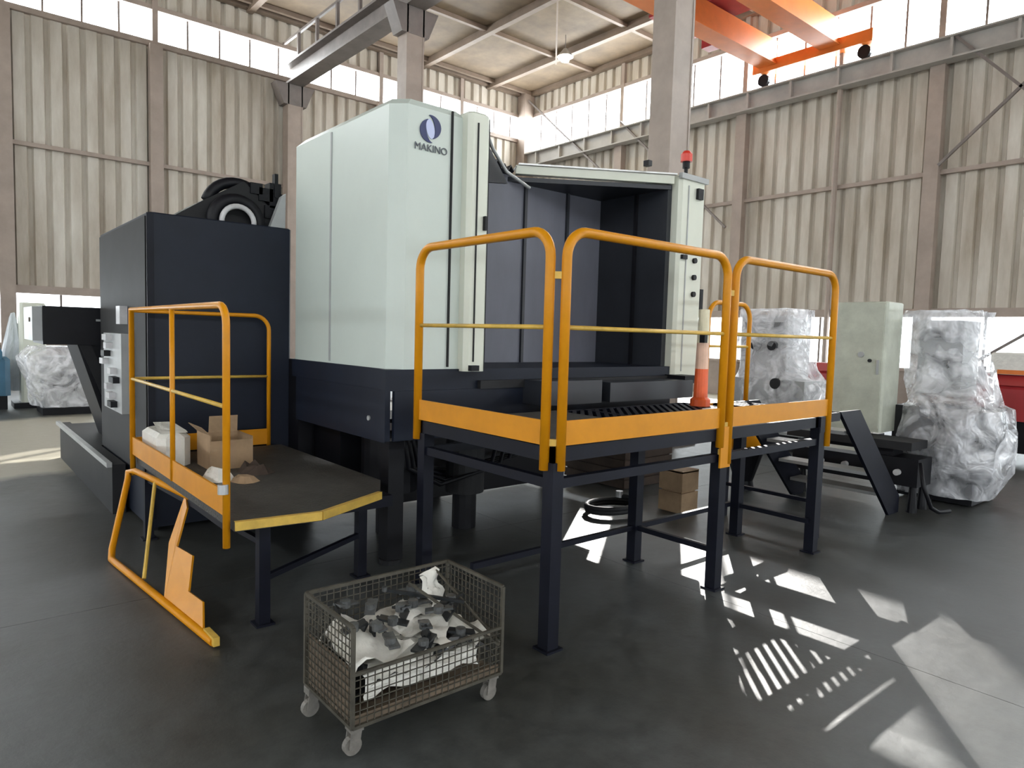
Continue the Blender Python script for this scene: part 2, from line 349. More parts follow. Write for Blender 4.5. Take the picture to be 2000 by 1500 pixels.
MB().cyl((15.31,16.04,10.18), .13, .12, 14).build('bulb', BULB, hb)
MB().cyl((15.31,16.04,10.55), .012, .42, 6).build('rod', STEELD, hb)

# ------------------------------------------------------------------ machining centre
mc = thing('machining_centre', 'huge white and dark machining centre with an open bay in the middle of the hall', 'machine', (3.9, 4.9, 0))
MB().cbox(2.36, 3.02, 4.06, 5.77, 1.345, 3.17, .09).build('white_housing', WHITE, mc)
for z in (1.36,): MB().box(2.352, 2.36, 5.0, 5.02, z, 3.1).build('panel_seam', GREYP, mc)
MB().box(2.80, 2.812, 4.045, 4.06, 1.36, 3.14).build('panel_seam', DARKG, mc)
d = MB().cbox(2.90, 3.09, 3.97, 4.25, 1.33, 3.16, .03).build('sliding_door', CREAMW, mc)
MB().box(2.965, 2.975, 3.962, 3.97, 1.4, 3.08).build('door_groove', DARKG, d)
MB().box(3.03, 3.05, 3.94, 3.97, 2.34, 2.44).build('door_handle', BLACK, d)
MB().box(2.93, 3.0, 3.93, 3.97, 1.335, 1.375).build('door_roller', BLACK, d)
MB().box(3.088, 3.10, 4.0, 4.25, 1.34, 3.14).build('door_seal', BLACK, d)
# emblem: two crescents around a light ellipse, and the name beneath
def emblem(pts, y, t=-.22, cx=2.628, cz=2.985):
    return [(cx+x*math.cos(t)+z*math.sin(t)*-1*-1, y, cz-x*math.sin(t)*0+z*math.cos(t)+x*math.sin(-t)) for x, z in pts]
for sgn in (1, -1):
    n = 18; out = []
    for k in range(n+1): a = -PI/2+.12+(PI-.24)*k/n; out.append((.088*math.cos(a), .080*math.sin(a)))
    for k in range(n+1): a = PI/2-.05-(PI-.1)*k/n; out.append((.036*math.cos(a)+.002, .076*math.sin(a)))
    MB().prism(emblem([(x*sgn, z*sgn+.013*sgn) for x, z in out], 4.052), (0, .006, 0)).build('emblem_crescent', LOGO, mc)
MB().prism(emblem([(.033*math.cos(2*PI*k/22), .066*math.sin(2*PI*k/22)) for k in range(22)], 4.0555), (0, .003, 0)).build('emblem_core', LOGL, mc)
tc = bpy.data.curves.new('lettering', 'FONT'); tc.body = 'MAKINO'; tc.size = .068; tc.extrude = .002; tc.align_x = 'CENTER'
to = bpy.data.objects.new('tmp_text', tc); COL.objects.link(to)
bpy.context.view_layer.update()
me = bpy.data.meshes.new_from_object(to); bpy.data.objects.remove(to); me.materials.clear(); me.materials.append(LETT)
lo = bpy.data.objects.new('lettering', me); COL.objects.link(lo); lo.parent = mc; lo.rotation_euler = (PI/2, 0, 0); lo.location = Vector((2.635, 4.053, 2.832))-mc.location
# bay: back wall, right wall, ceiling part, posts and header
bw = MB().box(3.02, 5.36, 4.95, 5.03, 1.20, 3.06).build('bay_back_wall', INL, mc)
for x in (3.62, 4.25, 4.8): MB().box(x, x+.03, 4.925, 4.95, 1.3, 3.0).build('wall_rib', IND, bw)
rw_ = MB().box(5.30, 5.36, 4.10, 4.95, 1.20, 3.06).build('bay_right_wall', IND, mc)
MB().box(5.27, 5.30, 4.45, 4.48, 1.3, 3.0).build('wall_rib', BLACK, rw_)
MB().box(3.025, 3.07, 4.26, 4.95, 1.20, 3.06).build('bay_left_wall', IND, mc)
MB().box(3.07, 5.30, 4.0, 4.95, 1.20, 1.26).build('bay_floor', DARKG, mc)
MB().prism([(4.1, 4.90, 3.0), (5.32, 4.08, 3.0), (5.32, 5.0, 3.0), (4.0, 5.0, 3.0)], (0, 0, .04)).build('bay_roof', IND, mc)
MB().box(3.02, 5.80, 5.03, 5.70, 1.345, 3.02).build('rear_housing', DARKG, mc)
MB().bar((4.10, 4.90, 3.10), (5.34, 4.08, 3.085), .08, .075).build('header_beam', CREAMW, mc)
MB().bar((4.10, 4.86, 3.147), (5.34, 4.04, 3.135), .05, .014).build('header_rail', ALU, mc)
# folded cover between door and header
fc = MB()
for k in range(6):
    a = k/6; b = (k+.5)/6; c = (k+1)/6
    P = lambda t, up: (3.09+1.0*t, 4.15+.72*t, 3.13-.10*math.sin(PI*t)+up)
    fc.prism([P(a, 0), P(b, -.05), P(c, 0), (P(c, 0)[0], 4.98, 3.06), (P(a, 0)[0], 4.98, 3.06)], (0, 0, .012))
fc.build('folding_roof_cover', BLACK, mc)
MB().tube([(3.09, 4.06, 3.10), (3.22, 4.12, 2.98), (3.42, 4.20, 2.86), (3.75, 4.3, 2.80)], .014, 8).build('cover_hose', GREYP, mc, True)
MB().prism([(3.10, 4.12, 3.10), (3.10, 4.12, 2.72), (3.52, 4.3, 2.80)], (0, .03, 0)).build('cover_flap', BLACK, mc)
p = MB().cbox(5.36, 5.76, 4.0, 4.5, 1.24, 3.14, .03).build('control_post', CREAMW, mc)
MB().box(5.475, 5.487, 3.993, 4.0, 1.3, 3.05).build('post_groove', GREYP, p)
for z in (2.36, 2.20, 2.04): MB().cyl((5.61, 3.975, z), .026, .03, 14, 'y').build('push_button', BLACK, p)
MB().box(5.60, 5.68, 3.97, 4.0, 2.94, 3.04).build('interlock_switch', DARKG, p)
MB().box(5.40, 5.47, 3.97, 4.0, 2.36, 2.40).build('interlock_switch', DARKG, p)
MB().box(5.77, 5.82, 4.02, 4.08, 1.90, 2.10).build('pull_handle', BLACK, p)
MB().box(5.35, 5.77, 3.98, 4.02, 3.10, 3.15).build('post_trim', GREYP, p)
for x in (5.0,): MB().box(x, x+.05, 4.1, 4.16, 3.17, 3.22).build('cover_lug', BLACK, mc)
sl = MB().cyl((5.56, 4.1, 3.14), .018, .12, 12).build('signal_lamp', DARKG, mc)
MB().cyl((5.56, 4.1, 3.24), .035, .06, 14).build('lamp_base', BLACK, sl)
MB().tube([(5.56,4.1,3.30), (5.56,4.1,3.37), (5.56,4.1,3.40)], [.055,.055,.03], 16).build('lamp_lens', REDL, sl)
# dark base
MB().box(2.34, 5.40, 4.04, 5.70, 1.20, 1.345).build('base_sill', NAVY, mc)
s_ = MB().box(2.335, 2.36, 4.10, 5.60, .84, 1.20).build('base_side_panel', NAVY, mc)
MB().cyl((2.325, 4.32, .99), .018, .012, 12, 'x').build('panel_knob', GREYP, s_)
MB().box(2.36, 5.36, 4.02, 4.05, .86, 1.20).build('base_front_panel', NAVY, mc)
MB().box(3.50, 4.12, 3.76, 4.02, 1.075, 1.26).build('chip_tray', IND, mc)
MB().box(4.22, 5.35, 3.76, 4.02, 1.075, 1.235).build('chip_tray', IND, mc)
MB().box(5.28, 5.50, 3.80, 4.03, 1.20, 1.27).build('tray_end', BLACK, mc)
for x, y in ((2.40, 4.11), (2.40, 5.62), (5.30, 5.62), (3.75, 5.62)):
    l = MB().box(x-.06, x+.06, y-.06, y+.06, 0.03, .86).build('leg', BLACK, mc)
    MB().cyl((x, y, 0), .08, .03, 14).build('foot', DARKG, l)
MB().box(2.5, 5.0, 5.1, 5.66, .12, .86).build('machine_bed', BLACK, mc)
MB().cyl((2.75, 4.75, .35), .22, .5, 20).build('coolant_pump', BLACK, mc)
MB().cyl((3.35, 4.55, .30), .16, .6, 20).build('hydraulic_tank', DARKG, mc)
MB().cyl((2.75, 4.75, .0), .10, .35, 12).build('pump_stand', BLACK, mc)
MB().cyl((3.35, 4.55, .0), .10, .3, 12).build('tank_stand', BLACK, mc)
for k in range(5):
    y = 4.3+.12*k
    MB().tube([(2.6+.1*k, y, .95), (2.65+.12*k, y, .60-.03*k), (3.0+.12*k, y+.1, .42), (3.5+.2*k, y+.1, .5), (3.7+.2*k, y+.2, .9)], .018, 6).build('hose', BLACK, mc, True)
MB().box(2.345, 2.40, 5.62, 5.72, .95, 1.05).build('pipe_fitting', SILV, mc)
MB().box(5.2, 5.5, 5.1, 5.6, .5, 1.2).build('rear_tank', BLACK, mc)
MB().box(2.342, 2.5, 5.60, 5.775, 0, 1.345).build('rear_filler', BLACK, mc)  # black filler added to keep the gap beside the cabinet dark
MB().box(2.30, 2.34, 4.04, 4.12, .86, 1.345).build('corner_plate', NAVY, mc)

# dark cabinet left of it
tcab = thing('magazine_cabinet', 'tall dark blue-grey sheet metal cabinet left of the white machine', 'cabinet', (1.8, 6.7, 0))
MB().cbox(1.25, 2.36, 5.78, 7.69, 0.03, 2.45, .015).build('body', NAVY, tcab)
MB().box(1.238, 1.25, 5.82, 7.66, .42, 2.42).build('side_panel', DARKG, tcab)
MB().box(1.24, 1.29, 5.765, 5.78, .1, 2.44).build('corner_strip', LEGB, tcab)
MB().box(1.27, 1.31, 5.80, 5.86, 0, .03).build('foot', BLACK, tcab)
pp = MB().box(1.17, 1.238, 6.35, 7.10, .86, 1.52).build('valve_panel', GREYP, tcab)
random.seed(3)
for k in range(9):
    z = .90+.07*k; y = 6.42+random.random()*.45
    MB().box(1.12, 1.17, y, y+.10+random.random()*.1, z, z+.05).build('valve_block', SILV if k % 3 else BLACK, pp)
MB().box(1.18, 1.238, 6.45, 6.60, 1.60, 1.75).build('terminal_box', SILV, tcab)

hc = thing('hose_carrier', 'black hose and cable carrier arching on top of the dark cabinet', 'cable carrier', (2.0, 6.3, 2.45))
MB().prism([(1.45, 5.95, 2.45), (2.30, 5.95, 2.45), (2.28, 5.95, 2.60), (2.02, 5.95, 2.82), (1.70, 5.95, 2.62)], (0, .5, 0)).build('sloped_duct', DARKG, hc)
MB().tube(arc((1.94, 5.90, 2.46), .19, -.2, PI+.2, (1,0,0), (0,0,1), 14), .05, 10).build('chain_arch', BLACK, hc, True)
MB().tube(arc((1.94, 5.85, 2.46), .13, -.1, PI+.1, (1,0,0), (0,0,1), 14), .022, 8).build('white_hose', SILV, hc, True)
MB().tube(arc((1.98, 6.02, 2.56), .25, 0.1, PI-.3, (1,0,0), (0,0,1), 14), .045, 10).build('chain_arch', BLACK, hc, True)
for k, (x, z, s) in enumerate(((2.20,2.74,.06),(2.28,2.80,.05),(2.30,2.70,.07),(2.12,2.78,.05),(2.25,2.60,.06))):
    MB().box(x-s, x+s, 5.93, 6.05, z-s, z+s*.8).build('bracket', BLACK, hc)
MB().box(2.27, 2.30, 5.92, 5.98, 2.72, 2.92).build('bracket', BLACK, hc)
MB().prism([(2.20, 5.84, 2.45), (2.33, 5.84, 2.45), (2.335, 5.84, 2.75), (2.30, 5.84, 2.72)], (0, .06, 0)).build('grey_guard', GREYP, hc)

# chip conveyor
cv = thing('chip_conveyor', 'black chip conveyor with raised discharge head behind the dark cabinet', 'conveyor', (1.3, 8.3, 0))
MB().box(1.12, 1.22, 6.5, 9.6, 0.0, .42).build('trough_side', DARKG, cv)
MB().box(1.22, 2.1, 7.75, 9.6, 0.0, .40).build('trough', DARKG, cv)
MB().box(1.08, 1.12, 6.5, 9.6, .40, .44).build('trough_lip', GREYP, cv)
MB().prism([(1.62, 7.95, .30), (1.40, 7.95, .30), (1.08, 7.95, 1.40), (1.40, 7.95, 1.76), (1.72, 7.95, 1.76), (1.72, 7.95, .9)], (0, .75, 0)).build('incline', BLACK, cv)
MB().prism([(1.60, 7.93, .30), (1.50, 7.93, .30), (1.10, 7.93, 1.38), (1.20, 7.93, 1.38)], (0, .02, 0)).build('incline_edge', DARKG, cv)
h = MB().box(.80, 1.45, 7.92, 8.75, 1.385, 1.755).build('discharge_head', BLACK, cv)
MB().box(.72, .80, 7.95, 8.72, 1.42, 1.745).build('end_cover', GREYP, h)
MB().cyl((.71, 8.15, 1.62), .022, .02, 10, 'x').build('bolt', RUST, h)
MB().box(1.24, 1.34, 7.90, 7.92, 1.62, 1.64).build('name_plate', GREYP, h)

# ------------------------------------------------------------------ guard rail builder
def guard(root, a, b, z0, zt, zm, ztoe, rad=.14, r=.024, legz=None, th=.125, mr=.012, rl=(1, 1), mid=None):
    """rail panel from a to b (x, y); the top corners rounded where rl says so"""
    a = Vector((a[0], a[1], 0)); b = Vector((b[0], b[1], 0)); u = (b-a).normalized(); Z = Vector((0,0,1))
    pts = [a+Z*z0]
    if rl[0]: pts += arc(a+u*rad+Z*(zt-rad), rad, PI, PI/2, u, Z, 7)
    else: pts += [a+Z*zt]
    if rl[1]: pts += arc(b-u*rad+Z*(zt-rad), rad, PI/2, 0, u, Z, 7)
    else: pts += [b+Z*zt]
    pts.append(b+Z*z0)
    g = MB().tube(pts, r, 12).build('guard_rail', YEL, root, True)
    MB().tube([a+Z*zm, b+Z*zm], mr, 8).build('mid_rail', YELD, g, True)
    n = Vector((-u.y, u.x, 0))*.006
    MB().prism([a+Z*ztoe+n, b+Z*ztoe+n, b+Z*(ztoe+th)+n, a+Z*(ztoe+th)+n], -n*2).build('toe_board', YEL, g)
    if mid is not None:
        p = a+u*mid; MB().tube([p+Z*ztoe, p+Z*zt], r*.8, 10).build('middle_post', YEL, g, True)
    return g

# ------------------------------------------------------------------ big work platform
wp = thing('work_platform', 'raised work platform with yellow guard rails and black legs in front of the machine', 'platform', (3.7, 3.0, 0))
PX0, PX1, PY0, PY1 = 2.34, 5.10, 2.45, 3.68
guard(wp, (PX0-.012, PY0+.045), (PX0-.012, PY1), .93, 2.12, 1.645, 1.055, rad=.13, r=.026)
guard(wp, (PX0+.045, PY0-.012), (3.78, PY0-.012), .93, 2.12, 1.645, 1.055, rad=.13, r=.026)
guard(wp, (3.87, PY0-.012), (5.22, PY0-.012), .82, 2.12, 1.645, 1.055, rad=.13, r=.026)
for z in (1.90, 1.07): MB().bar((PX0-.012, PY0+.045, z), (PX0+.045, PY0-.012, z), .02, .035).build('rail_clamp', YELD, wp)
for z in (1.90, 1.07, .90): MB().bar((3.78, PY0-.012, z), (3.87, PY0-.012, z), .02, .035).build('rail_clamp', YELD, wp)
MB().box(3.77, 3.88, PY0-.03, PY0-.018, .80, 1.06).build('post_plate', YEL, wp)
fr = MB()
for y in (PY0+.02, PY1-.02): fr.box(PX0, PX1, y-.02, y+.02, .97, 1.045)
for x in (PX0+.02, 3.82, PX1-.02): fr.box(x-.02, x+.02, PY0, PY1, .97, 1.045)
fr.build('deck_frame', LEGB, wp)
gr = MB()      # diagonal bar grating
y0, y1, x0, x1 = PY0+.04, PY1-.04, PX0+.04, PX1-.04
c = x0-y1
while c < x1-y0:
    ax = max(x0, y0+c); ay = ax-c; bx = min(x1, y1+c); by = bx-c
    if bx-ax > .05: gr.bar((ax, ay, 1.03), (bx, by, 1.03), .030, .028)
    c += .082
g_ = gr.build('grating', LEGB, wp); g_['kind'] = 'stuff'
MB().box(PX1, PX1+.07, PY0-.02, PY0+.06, .93, 1.05).build('corner_gusset', LEGB, wp)
MB().box(PX0+.02, 3.5, PY0+.03, PY1-.03, 1.046, 1.054).build('deck_plate', DECK, wp)
for x, y in ((PX0+.03, PY0+.02), (3.83, PY0+.02), (PX1+.03, PY0+.02), (PX0+.03, PY1-.04), (3.83, PY1-.55), (PX1-.03, PY1-.6)):
    l = MB().box(x-.037, x+.037, y-.037, y+.037, .012, .97).build('leg', LEGB, wp)
    MB().box(x-.055, x+.055, y-.055, y+.055, 0, .012).build('foot_plate', LEGB, l)
for p, q in [((PX0,PY0+.02,.86),(PX1,PY0+.02,.86)), ((PX0+.03,PY0,.86),(PX0+.03,PY1,.86)), ((PX0,PY1-.04,.86),(PX1,PY1-.04,.86))]:
    MB().bar(p, q, .045, .05).build('upper_brace', LEGB, wp)
for p, q in [((3.83,PY0+.02,.25),(3.83,PY1-.55,.25)), ((PX0+.03,PY1-.55,.25),(PX1-.03,PY1-.55,.25)), ((PX1-.03,PY0+.02,.25),(PX1-.03,PY1-.6,.25))]:
    MB().bar(p, q, .03, .035).build('lower_brace', LEGB, wp)

# stair unit at the right end
st = thing('steel_stair', 'black steel stair with pale treads at the right end of the platform', 'stair', (6.2, 3.05, 0))
lg = MB()
for k in range(22): lg.bar((5.41, 2.62+.04*k, 1.02), (5.75, 2.66+.04*k, 1.02), .014, .03)
lg.box(5.39, 5.42, 2.6, 3.55, 1.0, 1.04); lg.box(5.74, 5.76, 2.6, 3.55, 1.0, 1.04)
g2 = lg.build('landing_grating', LEGB, st); g2['kind'] = 'stuff'
for x, z in ((6.03, .86), (6.35, .66), (6.60, .44), (6.85, .22)):
    MB().box(x-.11, x+.11, 2.62, 3.5, z-.03, z).build('tread', ALU, st)
for y in (2.58, 3.53):
    MB().prism([(5.75, y, 1.04), (6.12, y, 1.04), (7.10, y, .16), (7.10, y, 0), (6.88, y, 0)], (0, .03, 0)).build('stringer', LEGB, st)
for x, y in ((5.53, 2.64), (5.53, 3.5)):
    MB().box(x-.03, x+.03, y-.03, y+.03, 0, .98).build('leg', LEGB, st)
for y in (2.60, 3.55): MB().bar((5.39, y, 1.0), (5.76, y, 1.0), .03, .07).build('landing_edge', LEGB, st)
MB().bar((5.53, 2.64, .3), (5.53, 3.5, .3), .03).build('brace', LEGB, st)
guard(st, (5.34, 3.62), (6.02, 3.62), .95, 1.95, 1.55, 1.0, rad=.15, r=.022, th=.03)
MB().box(5.5, 6.02, 3.58, 3.63, .94, .98).build('rail_bracket', LEGB, st)

oc = thing('orange_guard_post', 'orange and white plastic guard post standing on the right end of the platform', 'post', (4.98, 3.42, 1.045))
MB().tube([(4.98,3.42,1.045), (4.98,3.42,1.10), (4.98,3.42,1.12)], [.085,.085,.06], 16).build('foot', mat('orange_plastic', (.85,.13,.03), .4), oc)
MB().tube([(4.98,3.42,1.12), (4.98,3.42,1.36)], [.06,.055], 16).build('orange_sleeve', bpy.data.materials['orange_plastic'], oc)
MB().tube([(4.98,3.42,1.36), (4.98,3.42,1.58)], [.055,.05], 16).build('pale_sleeve', mat('pale_orange_plastic', (.85,.55,.40), .4), oc)
MB().tube([(4.98,3.42,1.58), (4.98,3.42,1.86)], [.05,.045], 16).build('cream_top', mat('cream_plastic', (.85,.78,.55), .4), oc)
MB().box(4.90, 4.94, 3.35, 3.40, 1.58, 1.66).build('clip', BLACK, oc)
ppr = MB().cbox(4.75, 5.12, 3.05, 3.25, 1.045, 1.052, .01).build('paper_sheet', BAGW); tag(ppr, 'pale flat sheet lying on the platform edge by the orange post', 'sheet')

# ------------------------------------------------------------------ small platform
sp = thing('low_platform', 'low grey platform with a yellow nosing and yellow rails in front of the dark cabinet', 'platform', (1.6, 4.6, 0))
deck = [(1.14, 3.49), (1.58, 3.44), (2.07, 3.68), (2.24, 3.98), (2.24, 5.68), (1.14, 5.68)]
MB().prism([(x, y, .57) for x, y in deck], (0, 0, .05)).build('deck', DECK, sp)
for (ax, ay), (bx, by) in zip(deck[:2], deck[1:3]):
    MB().bar((ax, ay, .60), (bx, by, .60), .03, .045).build('nosing', YELD, sp)
MB().box(1.18, 2.2, 3.75, 5.64, .50, .57).build('deck_frame', LEGB, sp)
for x, y in ((1.33, 3.62), (2.10, 3.98), (1.20, 5.60), (2.15, 5.60)):
    l = MB().box(x-.03, x+.03, y-.03, y+.03, .012, .57).build('leg', LEGB, sp); MB().box(x-.05, x+.05, y-.05, y+.05, 0, .012).build('foot_plate', LEGB, l)
MB().bar((1.33, 3.62, .25), (2.10, 3.98, .28), .03).build('lower_brace', LEGB, sp); MB().bar((1.33, 3.62, .45), (1.20, 5.60, .45), .03).build('lower_brace', LEGB, sp)
guard(sp, (1.115, 3.54), (1.115, 5.68), .48, 1.71, 1.20, .64, rad=.10, r=.019, th=.13, mid=1.02, rl=(1, 0))
guard(sp, (1.115, 5.70), (2.14, 5.70), .60, 1.70, 1.20, .63, rad=.12, r=.017, th=.13, rl=(0, 1))
MB().cyl((1.10, 3.54, .76), .028, .05, 12).build('post_collar', ALU, sp)

# leaning stair rail
srl = thing('leaning_stair_rail', 'detached yellow stair rail with stepped side plate leaning against the low platform', 'stair rail', (1.0, 4.5, 0))
F1 = Vector((.876, 5.20, .022)); F2 = Vector((1.039, 3.497, .022)); U1 = Vector((1.08, 5.593, .545)); U2 = Vector((1.192, 4.473, .546))
MB().tube([U2, U1.lerp(U2, .1), U1+Vector((-.012, .0, -.02)), U1.lerp(F1, .12), F1.lerp(U1, .10), F1+Vector((.004,-.03,.0)), F1.lerp(F2, .08), F2], .022, 10).build('outer_rail', YEL, srl, True)
MB().tube([(1.118, 5.03, .54), (.957, 4.60, .04)], .012, 8).build('inner_bar', YELD, srl)
nn = Vector((-.905, -.09, .415))*.006
MB().prism([Vector(q)+nn for q in [(1.188,4.55,.545),(1.163,4.42,.492),(1.081,4.33,.29),(1.11,4.109,.287),(1.052,3.975,.131),(1.071,3.779,.131),(1.021,3.60,.003),(.979,4.20,.018),(1.07,4.46,.28)]], -nn*2).build('stepped_plate', YEL, srl)
MB().bar(F2+Vector((0,.12,.01)), F2+Vector((0.005,-.03,.01)), .03, .045).build('end_bracket', YELD, srl)

# items on the low platform
b1 = thing('white_bag', 'crumpled white bag like box on the low platform by the yellow rail', 'bag', (1.3, 5.2, .62))
m = MB().cbox(1.16, 1.38, 5.12, 5.64, .62, .85, .05); b = m.build('bag_body', BAGW, b1)
MB().prism([(1.18, 5.15, .85), (1.36, 5.15, .85), (1.34, 5.45, .88), (1.2, 5.4, .89)], (0, .04, .01)).build('bag_flap', BAGW, b1)
b2 = thing('cardboard_box', 'open cardboard box on the low platform behind the white bag', 'box', (1.5, 5.1, .62))
for q in ((1.42,1.43,4.85,5.15,.62,.86), (1.70,1.71,4.85,5.15,.62,.84), (1.43,1.70,5.14,5.15,.62,.84), (1.43,1.70,4.85,4.86,.62,.82), (1.43,1.70,4.86,5.14,.62,.63)):
    MB().box(*q).build('side_panel', CARD, b2)
MB().prism([(1.42,4.85,.86),(1.42,5.15,.86),(1.36,5.15,.92),(1.36,4.85,.92)], (.008,0,0)).build('flap', CARD, b2)
MB().prism([(1.50,5.15,.84),(1.70,5.15,.84),(1.72,5.2,.95),(1.52,5.2,.95)], (0,.008,0)).build('flap', CARD, b2)
random.seed(11)
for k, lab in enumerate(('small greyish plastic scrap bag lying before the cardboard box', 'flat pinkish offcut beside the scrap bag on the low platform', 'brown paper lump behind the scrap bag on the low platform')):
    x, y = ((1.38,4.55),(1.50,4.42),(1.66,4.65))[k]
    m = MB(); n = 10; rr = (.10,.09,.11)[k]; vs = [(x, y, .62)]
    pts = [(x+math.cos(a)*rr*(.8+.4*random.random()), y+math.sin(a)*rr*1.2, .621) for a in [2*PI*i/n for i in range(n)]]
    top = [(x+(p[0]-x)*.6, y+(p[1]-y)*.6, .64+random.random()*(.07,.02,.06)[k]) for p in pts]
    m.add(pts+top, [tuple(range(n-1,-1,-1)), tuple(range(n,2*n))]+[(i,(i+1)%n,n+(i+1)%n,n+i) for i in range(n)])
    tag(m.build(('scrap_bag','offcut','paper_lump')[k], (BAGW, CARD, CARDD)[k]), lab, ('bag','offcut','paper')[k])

# ------------------------------------------------------------------ wire cage with scrap
cg = thing('wire_cage_trolley', 'rusty wire mesh cage trolley on casters filled with white and dark scrap in the foreground', 'trolley', (1.5, 2.43, 0))
CX0, CX1, CY0, CY1, CZ0, CZ1 = 1.155, 1.865, 2.235, 2.655, .125, .51
fr = MB()
for x in (CX0, CX1):
    for y in (CY0, CY1): MB().bar((x, y, CZ0), (x, y, CZ1), .014).build('corner_post', WIRE, cg)
for z in (CZ0, CZ1):
    for p, q in (((CX0,CY1),(CX1,CY1)), ((CX0,CY0),(CX0,CY1)), ((CX1,CY0),(CX1,CY1)), ((CX0,CY0),(CX1,CY0))):
        if z == CZ1 and p[1] == CY0 and q[1] == CY0: continue
        MB().bar((*p, z), (*q, z), .013).build('rim_wire', WIRE, cg)
MB().bar((CX0, CY0, .33), (CX1, CY0, .33), .012).build('gate_rim', WIRE, cg)
MB().bar((CX0+.42, CY0+.30, .50), (CX1-.02, CY0-.012, .26), .010).build('gate_hook', WIRE, cg)
MB().bar((CX1-.10, CY1-.05, .50), (CX1-.02, CY0-.012, .27), .008).build('gate_hook', WIRE, cg)
def mesh_side(a, b, z0, z1, nm, st=.030):
    a = Vector((*a, 0)); b = Vector((*b, 0)); L = (b-a).length; u = (b-a)/L; m = MB(); n = int(L/st)
    for k in range(1, n): p = a+u*(L*k/n); m.bar(p+Vector((0,0,z0)), p+Vector((0,0,z1)), .0035)
    k = z0+st
    while k < z1-.01: m.bar(a+Vector((0,0,k)), b+Vector((0,0,k)), .0035); k += st
    o = m.build(nm, WIRE, cg); o['kind'] = 'stuff'
mesh_side((CX0, CY0), (CX0, CY1), CZ0, CZ1, 'mesh_side'); mesh_side((CX0, CY1), (CX1, CY1), CZ0, CZ1, 'mesh_side')
mesh_side((CX1, CY0), (CX1, CY1), CZ0, CZ1, 'mesh_side'); mesh_side((CX0, CY0), (CX1, CY0), CZ0, .33, 'mesh_gate')
MB().box(CX0+.008, CX1-.008, CY0+.008, CY1-.008, CZ0, CZ0+.008).build('floor_plate', RUST, cg)
MB().box(CX0+.007, CX0+.012, CY0+.01, CY1-.01, CZ0, .34).build('side_liner', RUST, cg)
MB().box(CX0+.01, CX1-.01, CY0+.007, CY0+.012, CZ0, .165).build('front_liner', RUST, cg)
for x, y in ((1.185, 2.275), (1.17, 2.62), (1.84, 2.275), (1.84, 2.62)):
    f = MB().box(x-.026, x+.026, y-.026, y+.026, .095, CZ0).build('caster_plate', CASTM, cg)
    MB().prism([(x-.022, y-.02, .095), (x+.022, y-.02, .095), (x+.012, y-.02, .03), (x-.03, y-.02, .03)], (0, .005, 0)).build('caster_fork', CASTM, f)
    MB().prism([(x-.022, y+.015, .095), (x+.022, y+.015, .095), (x+.012, y+.015, .03), (x-.03, y+.015, .03)], (0, .005, 0)).build('caster_fork', CASTM, f)
    MB().cyl((x-.010, y-.012, .036), .036, .024, 18, 'y').build('caster_wheel', CASTM, f)
# scrap: crumpled sheets and brackets
random.seed(5)
def crumple(cx, cy, cz, sx, sy, rz, tilt, h, n=9, seed=0):
    m = MB(); vs = []; R = Matrix.Rotation(rz, 3, 'Z') @ Matrix.Rotation(tilt, 3, 'X')
    for i in range(n):
        for j in range(n):
            u = (i/(n-1)-.5); v = (j/(n-1)-.5)
            z = noise.noise(Vector((u*2.6+seed*3.1, v*2.6, seed)))*h*1.3 + abs(noise.noise(Vector((u*6, v*6+seed, seed*2))))*h*.5
            p = R @ Vector((u*sx*(1+.12*noise.noise(Vector((v*7, seed, 1)))), v*sy*(1+.12*noise.noise(Vector((u*7, seed, 4)))), z))
            vs.append(Vector((min(max(p.x+cx, CX0+.02), CX1-.02), min(max(p.y+cy, CY0+.02), CY1-.02), p.z+cz)))
    k = len(vs); fs = [(i*n+j, (i+1)*n+j, (i+1)*n+j+1, i*n+j+1) for i in range(n-1) for j in range(n-1)]
    m.add(vs, fs); return m
SCR = mat('scrap_dark_plastic', (.022,.024,.026), .35, var=.3, scale=20)
SCG = mat('scrap_grey_steel', (.17,.175,.175), .35, metal=.5, var=.3, scale=20)
wht = [(1.27,2.36,.345,.24,.22,.2,.10,'torn white sheet in the near left corner of the cage'), (1.30,2.56,.36,.26,.17,.5,-.1,'white sheet along the left mesh of the cage'),
       (1.48,2.34,.29,.34,.18,-.1,.25,'long white sheet along the dropped front gate'), (1.52,2.55,.365,.28,.18,.3,.0,'white sheet at the back of the cage behind the dark brackets'),
       (1.72,2.57,.43,.14,.14,.6,1.1,'white piece standing up at the back right of the cage'), (1.70,2.36,.30,.24,.20,.3,.15,'white sheet at the front right of the cage'), (1.60,2.46,.35,.20,.20,.9,.1,'white film in the middle of the cage heap'),
       (1.34,2.268,.25,.20,.09,.12,1.1,'white folded film pressed against the lower gate at the left'), (1.60,2.272,.235,.24,.07,-.1,1.0,'pale folded film pressed against the lower gate at the right')]
for i, (x, y, z, sx, sy, rz, tl, lab) in enumerate(wht):
    o = crumple(x, y, z, sx*1.25, sy*1.15, rz, tl, .05, seed=i+1).build('plastic_sheet', BAGW, None, True); tag(o, lab, 'sheet', 'white plastic sheets in the cage')
base = crumple(1.51, 2.445, .25, .66, .38, 0, 0, .10, 16, 9).build('packing_rubbish', SCR); tag(base, 'dark packing rubbish filling the cage beneath the white sheets', 'rubbish'); base['kind'] = 'stuff'
